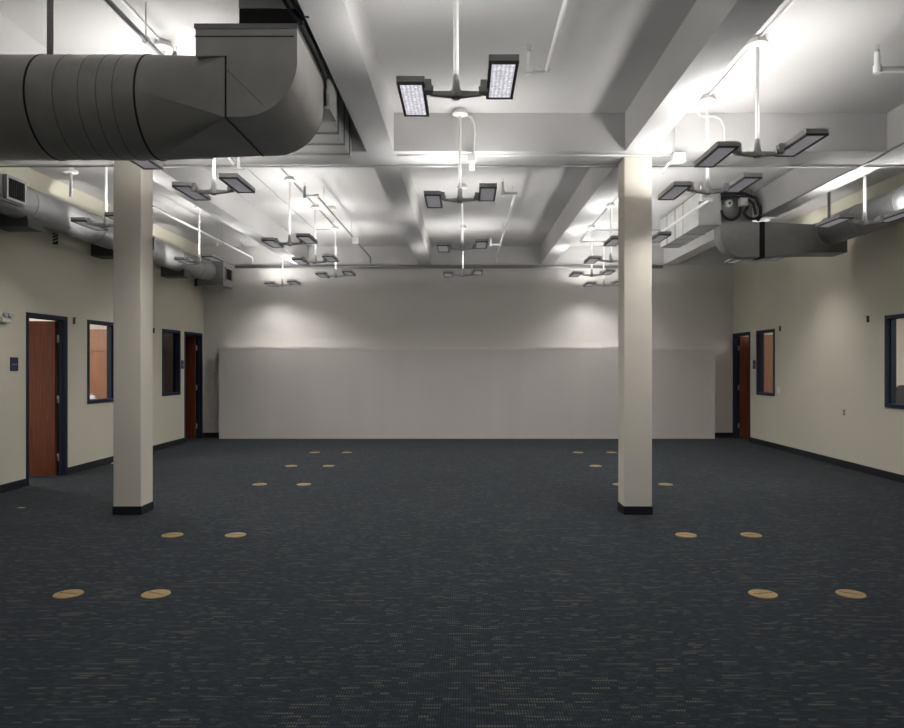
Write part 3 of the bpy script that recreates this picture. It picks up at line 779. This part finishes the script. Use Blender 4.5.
# small white conduit box and pipe clamp under the beam near the big duct
cp = thing('pipe_bracket', 'small grey pipe bracket under the cross beam above a pendant head by the big duct', 'bracket', (-2.22, 7.0, H+1.95))
part(MB().tube([(-2.40, 7.0, H+2.10), (-2.33, 7.0, H+2.06), (-2.27, 7.0, H+1.98)], 0.018), 'conduit_elbow', M['zinc'], cp)
part(MB().box(-2.29, -2.17, 6.99, 7.02, H+1.935, H+1.95).box(-2.24, -2.21, 6.99, 7.02, H+1.95, H+2.11), 'bracket_plate', M['zinc'], cp)

# ------------------------------------------------------------------ floor boxes
def floor_box():
    r = thing('floor_box', 'x', 'floor box', (0, 0, 0))
    part(MB().lathe((0, 0, 0), [(0.0, 0.0), (0.092, 0.0), (0.090, 0.004), (0.083, 0.006), (0.0, 0.006)], 36), 'cover_plate', M['brass'], r)
    part(MB().box(-0.045, 0.045, -0.004, 0.004, 0.0055, 0.0075).cyl((-0.06, 0, 0.0055), (-0.06, 0, 0.0075), 0.008, n=10).cyl((0.06, 0, 0.0055), (0.06, 0, 0.0075), 0.008, n=10), 'screw_slot', M['brass_dark'], r)
    return r
rows = [4.705, 6.34, 9.04, 10.70, 12.36]
near = ['nearest', 'second', 'third', 'fourth', 'farthest']
FB = []
rown = ['nearest row', 'second row', 'middle row', 'fourth row', 'farthest row']
for i, yy in enumerate(rows):
    FB.append((-2.625 if i == 0 else -2.608, yy, f'round brass floor box, {rown[i]} of the duct side, nearer the wall'))
    FB.append((-2.045, yy, f'round brass floor box, {rown[i]} of the duct side, nearer the room middle'))
    FB.append((1.978, yy, f'round brass floor box, {rown[i]} of the plain wall side, inner one'))
    if i != 3: FB.append((2.56, yy, f'round brass floor box, {rown[i]} of the plain wall side, outer one'))
fb0 = floor_box()
for i, (x, yy, lab) in enumerate(FB):
    o = fb0 if i == 0 else copy_tree(fb0)
    o.location = (x, yy, 0); o.rotation_euler = (0, 0, random.uniform(-0.7, 0.7))
    o['label'] = lab; o['group'] = 'round brass floor boxes in the carpet'
tag(MB().box(-4.75, -4.68, 7.53, 7.58, 0, 0.005).build('floor_plate', M['grey_pipe'], None, 0.002), 'small dull metal floor plate between the door wall and the pillar', 'floor plate')
sc = MB().loft([[(-5.455, 10.95, 0.0), (-5.40, 10.93, 0.0), (-5.40, 10.95, 0.012), (-5.455, 10.97, 0.01)], [(-5.42, 11.12, 0.0), (-5.36, 11.10, 0.0), (-5.36, 11.11, 0.05), (-5.42, 11.13, 0.04)]])
tag(sc.build('paper_scrap', M['white_plastic']), 'small white paper scrap on the carpet against the wall beside the pillar', 'paper')

# ------------------------------------------------------------------ small things on the walls
def wall_sign(y0, y1, side, lab, z0=1.45, z1=1.615):
    x = XL if side < 0 else XR
    s = -side
    r = thing('door_sign', lab, 'sign', (x, (y0+y1)/2, z0), 'navy room sign plates')
    part(MB().box(min(x, x+s*0.008), max(x, x+s*0.008), y0, y1, z0, z1), 'sign_plate', M['sign'], r, 0.002)
    part(MB().box(min(x+s*0.008, x+s*0.010), max(x+s*0.008, x+s*0.010), y0+0.03, y1-0.03, z0+0.072, z0+0.085), 'lettering', M['sign_text'], r)
wall_sign(8.59, 8.74, -1, 'square navy sign plate on the wall before the open reddish door')
wall_sign(13.775, 13.90, -1, 'narrow navy sign plate between the dark window and the dark door')
wall_sign(13.80, 13.93, 1, 'navy sign plate between the far window and the open door at the plain wall')

def hook(y_, z, side, lab, arm=False):
    x = XL if side < 0 else XR
    s = -side
    r = thing('wall_bracket', lab, 'wall bracket', (x, y_, z), 'small black wall brackets')
    part(MB().box(min(x, x+s*0.02), max(x, x+s*0.02), y_, y_+0.035, z, z+0.09), 'bracket_plate', M['seam'], r, 0.003)
    part(MB().cyl((x+s*0.02, y_+0.017, z+0.08), (x+s*0.035, y_+0.017, z+0.085), 0.006, n=8), 'pin', M['seam'], r)
hook(9.97, 2.10, -1, 'small black bracket on the wall between the open door and the window')
hook(12.53, 2.085, -1, 'small black bracket on the wall just past the pillar')
hook(9.93, 2.12, 1, 'small black bracket on the wall close to the window at the picture edge')
hook(12.70, 2.13, 1, 'small black bracket on the wall beside the far window')

em = thing('emergency_light', 'white twin-head emergency light on the wall at the picture edge', 'emergency light', (XL, 8.45, 2.05))
part(MB().box(XL, XL+0.06, 8.37, 8.52, 2.03, 2.09), 'light_body', M['white_plastic'], em, 0.006)
for yy in (8.40, 8.49):
    part(MB().lathe((XL+0.04, yy, 2.115), [(0.012, 0.0), (0.032, 0.015), (0.035, 0.04), (0.03, 0.045), (0, 0.045)], 18, 'x'), 'lamp', M['zinc'], em)

def plate(x, y_, z, w_, h_, normal, lab, m='plate', n=1, cat='switch', name='light_switch'):
    r = thing(name, lab, cat, (x, y_, z))
    if normal == 'x':
        s = 1 if x < 0 else -1
        part(MB().box(min(x, x+s*0.006), max(x, x+s*0.006), y_-w_/2, y_+w_/2, z-h_/2, z+h_/2), 'cover_plate', M[m], r, 0.002)
        for k in range(n):
            zz = z+(k-(n-1)/2)*h_*0.4
            part(MB().box(min(x+s*.006, x+s*0.011), max(x+s*.006, x+s*0.011), y_-w_*0.2, y_+w_*0.2, zz-h_*0.14, zz+h_*0.14), 'toggle' if cat == 'switch' else 'socket', M['white_plastic' if cat == 'switch' else 'brass_dark'], r)
    else:
        part(MB().box(x-w_/2, x+w_/2, y_-0.006, y_, z-h_/2, z+h_/2), 'cover_plate', M[m], r, 0.002)
        for k in range(n):
            zz = z+(k-(n-1)/2)*h_*0.4
            part(MB().box(x-w_*0.2, x+w_*0.2, y_-0.011, y_-0.006, zz-h_*0.14, zz+h_*0.14), 'toggle' if cat == 'switch' else 'socket', M['white_plastic' if cat == 'switch' else 'plate'], r)
plate(XR, 12.80, 1.075, 0.13, 0.12, 'x', 'white double switch plate on the plain wall under the bracket beside the far window', 'white_plastic')
plate(XR, 12.56, 1.045, 0.06, 0.06, 'x', 'tiny ivory plate beside the white double switch on the plain wall')
plate(XR, 10.58, 0.816, 0.07, 0.11, 'x', 'ivory wall outlet low in the middle of the plain wall', 'plate', 2, 'outlet', 'wall_outlet')
plate(-5.28, YB, 1.34, 0.17, 0.16, 'y', 'pale thermostat plate on the far wall between the dark door and the board panel', 'wall_grey', 1, 'thermostat', 'thermostat')
plate(-5.37, YB, 1.12, 0.06, 0.10, 'y', 'pale switch below the thermostat plate in the far corner', 'white_trim')
plate(-5.31, YB, 0.42, 0.07, 0.12, 'y', 'pale wall outlet low in the far corner beside the board panel', 'white_trim', 2, 'outlet', 'wall_outlet')

# white bag behind the first window, office chair behind the last
ld_ = thing('side_table', 'plain table behind the window with the brown cabinet', 'table', (-5.85, 10.9, 0))
part(MB().box(-6.25, -5.67, 10.45, 11.3, 0.94, 0.97), 'tabletop', M['cabinet_wood'], ld_)
for (x, yy) in ((-6.2, 10.5), (-5.72, 10.5), (-6.2, 11.25), (-5.72, 11.25)):
    part(MB().box(x-0.02, x+0.02, yy-0.02, yy+0.02, 0, 0.94), 'leg', M['cabinet_wood'], ld_)
bag = MB().lathe((-5.80, 11.0, 0.97), [(0.0, 0.0), (0.085, 0.0), (0.10, 0.03), (0.07, 0.065), (0.025, 0.085), (0.03, 0.105), (0.0, 0.10)], 14)
bag.v = [(x+random.uniform(-.01, .01), y_+random.uniform(-.01, .01), z+(random.uniform(-.008, .008) if z > 0.98 else 0)) for x, y_, z in bag.v]
tag(bag.build('plastic_bag', M['white_plastic']), 'small crumpled white bag on the table behind the window with the brown cabinet', 'bag')

ch = thing('office_chair', 'dark office chair behind the window at the picture edge', 'chair', (6.30, 9.85, 0))
cx, cy = 6.30, 9.85
bk = []
for z, hw_ in ((0.62, 0.20), (0.72, 0.225), (0.95, 0.235), (1.10, 0.22), (1.20, 0.17), (1.235, 0.10)):
    bk.append([(cx-hw_, cy+0.25, z), (cx-hw_*0.9, cy+0.20, z), (cx+hw_*0.9, cy+0.20, z), (cx+hw_, cy+0.25, z), (cx+hw_*0.9, cy+0.28, z), (cx-hw_*0.9, cy+0.28, z)])
part(MB().loft(bk, True), 'backrest', M['chair_fabric'], ch)
part(MB().box(cx-0.24, cx+0.24, cy-0.25, cy+0.22, 0.44, 0.52), 'seat', M['chair_fabric'], ch, 0.03)
part(MB().cyl((cx, cy, 0.08), (cx, cy, 0.44), 0.03), 'gas_column', M['seam'], ch)
part(MB().box(cx-0.03, cx+0.03, cy+0.2, cy+0.24, 0.46, 0.66), 'back_support', M['seam'], ch)
for k in range(5):
    a = 2*math.pi*k/5
    part(MB().cyl((cx, cy, 0.09), (cx+0.28*math.cos(a), cy+0.28*math.sin(a), 0.06), 0.02, 0.014, 10).cyl((cx+0.28*math.cos(a), cy+0.28*math.sin(a)-0.012, 0.025), (cx+0.28*math.cos(a), cy+0.28*math.sin(a)+0.012, 0.025), 0.025, n=12), 'base_leg', M['seam'], ch)
